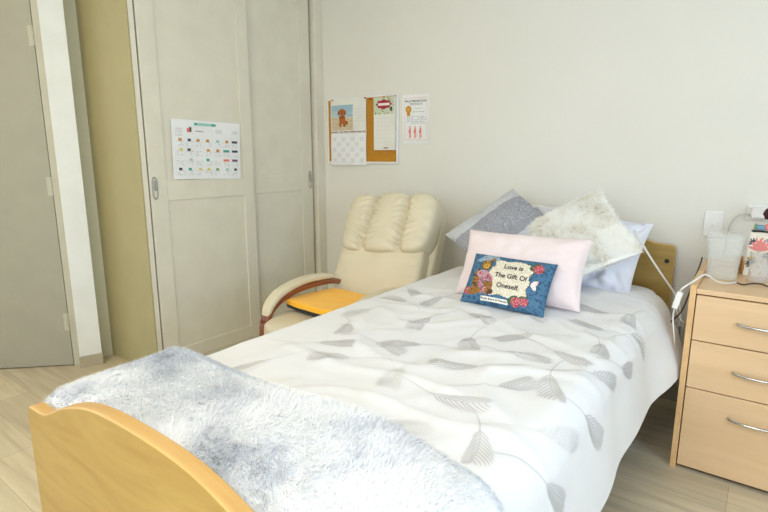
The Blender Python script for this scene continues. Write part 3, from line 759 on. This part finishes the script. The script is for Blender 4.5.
for sx in (-1, 1):
    x = -.212 if sx < 0 else .240; dz_ = -.018 if sx < 0 else -.034
    P = [CX @ (p+Vector((0, 0, dz_ if p.z > .45 else 0))) for p in spline([(x, .30, .530), (x, .20, .562), (x, .05, .578), (x, -.10, .572), (x, -.21, .545), (x, -.280, .490), (x, -.305, .40), (x, -.30, .26), (x, -.29, .03)], 8)]
    sd = CX.to_3x3() @ Vector((1, 0, 0))
    w = MB().sweep(P, .052, lambda t: .026+.012*sin(pi*min(1, t*1.3)), 'redwood', sd)
    Q = [CX @ p for p in spline([(x, -.29, .03), (x, -.1, .018), (x, .2, .018), (x, .33, .03), (x, .33, .25), (x, .30, .50)], 8)]
    w.sweep(Q, .050, .03, 'redwood', sd); w.build('arm_frame', ch, smooth=True)
    P = [CX @ (p+Vector((0, 0, dz_))) for p in spline([(x, .20, .588), (x, .12, .602), (x, .0, .610), (x, -.10, .603), (x, -.20, .579), (x, -.262, .538), (x, -.292, .488)], 8)]
    w = MB().sweep(P, lambda t: .064*(1-.45*abs(2*t-1)**6), lambda t: .033*(1-.55*abs(2*t-1)**5), 'leather', sd); w.build('arm_pad', ch, smooth=True)
# orange seat pad
sp = thing('seat_pad', 'orange seat pad with black underside lying on the cream armchair seat', 'cushion', (-1.66, 1.80, .47), radians(-3))
PX = Matrix.Translation((-1.668, 1.83, .492)) @ Matrix.Rotation(radians(-4), 4, 'Z') @ Matrix.Rotation(radians(-2.5), 4, 'X')
MB().puff((0, 0, .013), (.198, .185, .017), 'orange', 7, 24, lambda q: Vector((0, 0, .004*NZ(q.x*2, q.y*2, 4)-.008*(1-q.x*q.x)*(1-q.y*q.y))), PX).build('fabric_top', sp, smooth=True, weld=1e-5)
MB().puff((0, 0, -.006), (.194, .181, .010), 'blackp', 8, 16, None, PX).build('non_slip_base', sp, smooth=True, weld=1e-5)

# ------------------------------------------------------------------ bedside cabinet
cxa, cxb, cya, cyb = -.200, .285, 2.172, 2.70
bc = thing('bedside_cabinet', 'pale beech bedside cabinet with three drawers right of the bed', 'cabinet', (.04, 2.44, 0))
for x in (cxa, cxb-.020):
    w = MB(); poly = [(2.172, .0), (2.172, .738), (2.180, .748), (2.230, .752), (cyb-.02, .768), (cyb, .766), (cyb, 0)]
    vs = [(x, y, z) for y, z in poly]+[(x+.020, y, z) for y, z in poly]; n = len(poly)
    w.add(vs, [tuple(range(n)), tuple(range(2*n-1, n-1, -1))], 'cab'); w.add(vs, [(i, n+i, n+(i+1) % n, (i+1) % n) for i in range(n)], 'cabedge')
    w.build('side_panel', bc, bevel=.0025)
MB().box(cxa+.020, cxb-.020, cya+.004, cyb-.016, .714, .733, 'cab').build('top_board', bc, bevel=.003)
MB().box(cxa+.020, cxb-.020, cyb-.016, cyb, .02, .768, 'cabedge').build('back_panel', bc, bevel=.002)
MB().box(cxa+.020, cxb-.020, cya+.03, cyb-.016, .03, .70, 'darkgap').build('interior', bc)
MB().box(cxa+.020, cxb-.020, cya+.03, cya+.045, .0, .03, 'darkgap').build('plinth', bc)
for z0, z1, hz, hx in ((.538, .710, .625, .045), (.349, .534, .441, .052), (.020, .345, .262, .057)):
    d_ = MB().box(cxa+.0235, cxb-.0235, cya+.0005, cya+.019, z0, z1, 'cab').build('drawer', bc, bevel=.002)
    hx0, hx1 = hx-.088, hx+.088
    P = spline([(hx0, cya+.003, hz), (hx0+.006, cya-.012, hz), (hx0+.04, cya-.026, hz), (hx, cya-.030, hz), (hx1-.04, cya-.026, hz), (hx1-.006, cya-.012, hz), (hx1, cya+.003, hz)], 8)
    MB().tube(P, .0048, 'chrome', 12).build('handle', d_, smooth=True)

# ------------------------------------------------------------------ things on the cabinet
ZT = .7335
tb = thing('clear_tub', 'frosted clear plastic tub with pale lid on the bedside cabinet', 'container', (-.12, 2.43, ZT))
def rsq(a, r, n=6):
    out = []
    for cx_, cy_, q in ((1, 1, 0), (-1, 1, 90), (-1, -1, 180), (1, -1, 270)):
        for k in range(n+1):
            t_ = radians(q+90*k/n); out.append((cx_*(a-r)+r*cos(t_), cy_*(a-r)+r*sin(t_)))
    return out
def loft(w, c, secs, m, capb=False, capt=False, rz=0.):
    n = None
    for k, (a, r, z) in enumerate(secs):
        ring = rsq(a, r); n = len(ring); o = len(w.v)
        for x, y in ring: w.v.append((c[0]+x*cos(rz)-y*sin(rz), c[1]+x*sin(rz)+y*cos(rz), c[2]+z))
        if k:
            for i in range(n): w.face((o-n+i, o-n+(i+1) % n, o+(i+1) % n, o+i), m)
        if k == 0 and capb: w.face([o+i for i in range(n)][::-1], m)
        if k == len(secs)-1 and capt: w.face([o+i for i in range(n)], m)
    return w
tc = (-.122, 2.44, ZT)
loft(MB(), tc, [(.050, .014, .001), (.052, .016, .01), (.060, .018, .165), (.0595, .018, .165), (.0505, .015, .006)], 'tub', True).build('tub_body', tb, smooth=False)
loft(MB(), tc, [(.064, .018, .158), (.065, .018, .162), (.065, .018, .174), (.060, .016, .178), (.056, .016, .182)], 'tub', False, True).build('tub_lid', tb)
loft(MB(), tc, [(.061, .018, .125), (.0618, .018, .127), (.061, .018, .129)], 'tub').build('rim_band', tb)

bag = thing('floral_gift_bag', 'cream bottle bag printed with pink flowers and dark leaves on cabinet corner', 'gift bag', (0, 2.58, ZT))
bc0, bc1 = -.060, .052
def bagpt(u, v, off=0.): 
    xl = bc0+.004+.010*v; xr = bc1-.002-.008*v
    return Vector((xl+(xr-xl)*u, 2.545-off+.004*sin(pi*u*2)*v-.006*sin(pi*u), ZT+.001+.188*v))
def bagpaint(u, v):
    if v > .97: return 'blackp'
    x, y = u*11, v*19
    def E(cx, cy, a, b, rot): 
        dx, dy = x-cx, y-cy; c, s_ = cos(rot), sin(rot); return ((dx*c+dy*s_)/a)**2+((-dx*s_+dy*c)/b)**2 < 1
    for k in range(7):
        a = radians(20+k*24); 
        if E(4.6+2.3*cos(a), 10.6+3.0*sin(a), 2.4, .65, a): return 'petal' if NZ(x*2, y*2) > -.2 else 'roselight'
    for (cx, cy, ks) in ((7.6, 8.0, range(-2, 6)), (2.4, 5.2, range(1, 8)), (1.8, 13.5, range(2, 7))):
        for k in ks:
            a = radians(k*32)
            if E(cx+1.1*cos(a), cy+1.2*sin(a), 1.35, .33, a): return 'bagleaf'
    if E(8, 15.5, 1.6, 1.0, .4): return 'hatblue'
    if NZ(x*.6, y*.6, 9) > .28: return 'gold'
    return 'bagwhite'
w = MB().grid(bagpt, 55, 90, bagpaint)
y0, y1 = 2.548, 2.605
w.add([bagpt(0, 0), bagpt(0, 1), (bc0+.014, y1, ZT+.189), (bc0+.004, y1, ZT+.001)], [(0, 1, 2, 3)], 'bagwhite')
w.add([bagpt(1, 0), bagpt(1, 1), (bc1-.010, y1, ZT+.189), (bc1-.002, y1, ZT+.001)], [(3, 2, 1, 0)], 'bagwhite')
w.add([(bc0+.004, y1, ZT+.001), (bc1-.002, y1, ZT+.001), (bc1-.010, y1, ZT+.189), (bc0+.014, y1, ZT+.189)], [(0, 3, 2, 1)], 'bagwhite')
w.add([bagpt(0, 0), bagpt(1, 0), (bc1-.002, y1, ZT+.001), (bc0+.004, y1, ZT+.001)], [(0, 3, 2, 1)], 'bagwhite')
w.build('bag_body', bag)
P = spline([bagpt(.06, .97), bagpt(.3, .985)+Vector((0, -.004, 0)), bagpt(.6, .985)+Vector((0, -.005, 0)), bagpt(.95, .97)], 6)
MB().tube(P, .0035, 'blackp', 8).build('rim_cord', bag, smooth=True)
MB().box(-.030, -.004, 2.555, 2.60, ZT+.19, ZT+.207, 'hatblue').box(-.040, -.030, 2.56, 2.60, ZT+.19, ZT+.21, 'leafgreen').box(-.004, .010, 2.56, 2.60, ZT+.19, ZT+.212, 'petal').build('tissue_paper', bag, bevel=.003)
w = MB().box(-.088, -.062, 2.575, 2.63, ZT+.001, ZT+.065, 'kraft')
w.box(-.0835, -.0665, 2.5742, 2.5752, ZT+.012, ZT+.05, 'brown')
tag(w.build('small_carton', bevel=.002), 'small orange-brown carton between the clear tub and floral bag', 'box')
tu = MB(); nrib = 28; o = 0; prof = [(.030, .001), (.0315, .02), (.034, .118)]
ring = 112
tc2 = (-.004, 2.43, ZT)
for rr, z in prof+[(p[0]-.0022, p[1]+(.004 if i == 0 else 0)) for i, p in list(enumerate(prof))[::-1]]:
    for i in range(ring):
        a = 2*pi*i/ring; q = rr+.0009*cos(a*nrib); tu.v.append((tc2[0]+q*cos(a), tc2[1]+q*sin(a), ZT+z))
for k in range(5):
    for i in range(ring): tu.face((k*ring+i, k*ring+(i+1) % ring, (k+1)*ring+(i+1) % ring, (k+1)*ring+i), 'tumbler')
tu.face([i for i in range(ring)][::-1], 'tumbler')
tag(tu.build('ribbed_tumbler', smooth=True), 'clear ribbed drinking tumbler in front of the floral bag', 'tumbler')
# dark flowers on stems behind the bag
fl = thing('dark_flower_spray', 'dark maroon flower heads on thin stems at the right edge of the cabinet', 'flowers', (.035, 2.63, ZT))
w = MB(); hubs = [(.004, 2.640, .982), (.008, 2.645, .912), (.045, 2.645, 1.01)]
base = Vector((.082, 2.645, ZT+.006))
for hpt in hubs: w.tube(spline([base, (base+Vector(hpt))/2+Vector((.012, 0, .02)), hpt], 8), .0018, 'tapgreen', 6)
w.build('stem', fl, smooth=True)
for hpt in hubs:
    w = MB(); w.puff(hpt, (.018, .014, .024), 'berry', 2.2, 10, lambda q: q*.0022*NZ(q.x*5, q.y*5, q.z*5))
    for k in range(6):
        a = k*pi/3; w.puff((hpt[0]+.013*cos(a), hpt[1]-.004, hpt[2]+.016*sin(a)), (.008, .007, .009), 'berry', 2.2, 5)
    w.build('flower_head', fl, smooth=True)
vs = MB().lathe((.082, 2.645, ZT+.001), [(0, 0), (.022, 0), (.024, .02), (.018, .08), (.021, .11), (.019, .11), (.016, .08), (.021, .02), (0, .004)], 'tumbler', 28)
tag(vs.build('bud_vase', smooth=True), 'little clear bud vase holding the dark maroon flower spray', 'vase')

# ------------------------------------------------------------------ wall plates
pw = thing('light_switch_plate', 'white vertical single switch plate on the wall above the clear tub', 'switch', (-.195, YB, .905))
MB().box(-.236, -.160, YB-.009, YB, .846, .964, 'white').build('plate', pw, bevel=.003, seg=3)
MB().box(-.206, -.190, YB-.0125, YB-.009, .893, .912, 'white').build('rocker', pw, bevel=.002)
gp = thing('double_power_point', 'white double power point on the wall above the floral bag', 'socket', (-.02, YB, .965))
MB().box(-.080, .036, YB-.009, YB, .935, 1.004, 'white').build('plate', gp, bevel=.003, seg=3)
for x in (-.066, .022):
    MB().box(x-.005, x+.005, YB-.0125, YB-.009, .985, .997, 'white').build('rocker', gp, bevel=.001)
ad = thing('plug_adapter', 'boxy white plug pack plugged into the double power point', 'plug', (-.02, YB-.03, .965))
MB().box(-.060, .012, YB-.050, YB-.0125, .948, .995, 'white').build('body', ad, bevel=.004, seg=3)
MB().box(-.0603, -.0595, YB-.034, YB-.028, .972, .984, 'blackp').build('vent_slot', ad)
sq = MB().tube(spline([(-.058, YB-.03, .958), (-.085, YB-.035, .962), (-.115, YB-.04, .945), (-.135, YB-.05, .90), (-.140, YB-.055, .80), (-.14, YB-.06, .742)], 8), .0036, 'greycable', 8)
tag(sq.build('power_cord', smooth=True), 'pale grey power cord arching from the plug pack down behind the clear tub', 'cable')

# ------------------------------------------------------------------ cables
w = MB().tube(spline([(-.066, 2.37, ZT+.004), (-.09, 2.30, ZT+.008), (-.125, 2.25, ZT+.022), (-.160, 2.21, ZT+.050), (-.190, 2.17, ZT+.030), (-.222, 2.15, .735), (-.232, 2.16, .715)], 8), .0032, 'whitecable', 8)
ws = thing('white_switch_cable', 'white cable looping off the cabinet top to an inline switch by its left side', 'cable', (-.22, 2.2, .6))
w.build('upper_lead', ws, smooth=True)
X = Matrix.Translation((-.2365, 2.165, .683)) @ Matrix.Rotation(radians(12), 4, 'Y')
MB().box(-.0105, .0105, -.008, .008, -.034, .034, 'white', X).build('inline_switch', ws, bevel=.004, seg=3)
MB().tube(spline([(-.243, 2.167, .652), (-.247, 2.19, .60), (-.236, 2.22, .50), (-.24, 2.35, .40), (-.26, 2.55, .30), (-.25, 2.72, .12)], 8), .003, 'whitecable', 8).build('lower_lead', ws, smooth=True)
def cable(name, pts, r, m, label):
    return tag(MB().tube(spline(pts, 8), r, m, 8).build(name, smooth=True), label, 'cable')
cable('dark_cable', [(-.065, 2.36, ZT+.004), (-.045, 2.335, ZT+.004), (-.018, 2.35, ZT+.009), (.010, 2.375, ZT+.006), (.035, 2.36, ZT+.004), (.08, 2.39, ZT+.004), (.15, 2.45, ZT+.004)], .0028, 'darkcable', 'thin dark brown cable snaking across the cabinet top in front of tumbler')
cable('dark_cable', [(-.216, 2.69, .765), (-.214, 2.60, .745), (-.216, 2.48, .715), (-.222, 2.38, .66), (-.235, 2.33, .60), (-.262, 2.34, .555), (-.285, 2.42, .50), (-.28, 2.55, .40), (-.27, 2.66, .2)], .0032, 'darkcable', 'dark cable hanging in the gap against the cabinet left side')
cable('white_hanging_cable', [(-.455, 2.42, .90), (-.432, 2.375, .882), (-.385, 2.40, .80), (-.335, 2.44, .715), (-.285, 2.475, .635), (-.258, 2.47, .58), (-.250, 2.47, .50), (-.262, 2.6, .40), (-.27, 2.7, .25)], .0042, 'whitecable', 'straight white nurse call cord slanting over pillow and mattress corner')
cable('cream_looped_cable', [(-.28, 2.55, .62), (-.262, 2.40, .585), (-.238, 2.35, .560), (-.222, 2.38, .53), (-.25, 2.46, .50), (-.275, 2.40, .52), (-.245, 2.34, .49), (-.24, 2.42, .42), (-.26, 2.6, .3)], .003, 'whitecable', 'cream cable looped in the gap between mattress and cabinet')

# ------------------------------------------------------------------ ceiling lamps, daylight and added front fill
def lamp(x, y, power, col, lab, sz=.6):
    l = thing('ceiling_light_panel', lab, 'ceiling light', (x, y, ZC-.03))
    w = MB(); a = sz/2
    w.box(x-a, x+a, y-a, y-a+.02, ZC-.03, ZC-.001, 'white').box(x-a, x+a, y+a-.02, y+a, ZC-.03, ZC-.001, 'white').box(x-a, x-a+.02, y-a+.02, y+a-.02, ZC-.03, ZC-.001, 'white').box(x+a-.02, x+a, y-a+.02, y+a-.02, ZC-.03, ZC-.001, 'white')
    w.build('trim_ring', l, bevel=.002)
    MB().box(x-a+.02, x+a-.02, y-a+.02, y+a-.02, ZC-.026, ZC-.004, 'lamp').build('diffuser', l)
    L = bpy.data.lights.new('ceiling_light', 'AREA'); L.energy = power; L.color = col; L.shape = 'SQUARE'; L.size = sz*.9
    o = bpy.data.objects.new('ceiling_light', L); COL.objects.link(o); o.location = (x, y, ZC-.04)
lamp(-.35, -.85, 17, (1, .985, .95), 'square ceiling light panel over the bed', .9)
lamp(-2.4, -.1, 9.5, (1, .78, .40), 'square ceiling light panel by the entry door', .5)
L = bpy.data.lights.new('window_daylight', 'AREA'); L.energy = 60; L.color = (.58, .77, 1.0); L.shape = 'RECTANGLE'; L.size = wy1-wy0-.1; L.size_y = wz1-wz0-.1
o = bpy.data.objects.new('window_daylight', L); COL.objects.link(o); o.location = (XR+.14, (wy0+wy1)/2, (wz0+wz1)/2); o.rotation_euler = (0, pi/2, 0)
L = bpy.data.lights.new('front_fill_daylight', 'AREA'); L.energy = 27; L.color = (.90, .94, 1.0); L.shape = 'RECTANGLE'; L.size = 2.1; L.size_y = 1.5  # fill light shining in through the added front window
o = bpy.data.objects.new('front_fill_daylight', L); COL.objects.link(o); o.location = (.1, YF-.14, 1.55); o.rotation_euler = (pi/2, 0, 0)
wd_ = bpy.data.worlds.new('world'); SC.world = wd_; wd_.use_nodes = True
wd_.node_tree.nodes['Background'].inputs['Color'].default_value = (.75, .87, 1, 1); wd_.node_tree.nodes['Background'].inputs['Strength'].default_value = 1.5
SC.view_settings.view_transform = 'Standard'; SC.view_settings.look = 'None'; SC.view_settings.gamma = 1; SC.view_settings.use_curve_mapping = False
SC.view_settings.exposure = 0.35
SC.cycles.max_bounces = 10; SC.cycles.diffuse_bounces = 6; SC.cycles.transparent_max_bounces = 16
SC.cycles.caustics_reflective = False; SC.cycles.caustics_refractive = False
SC.cycles.use_denoising = True
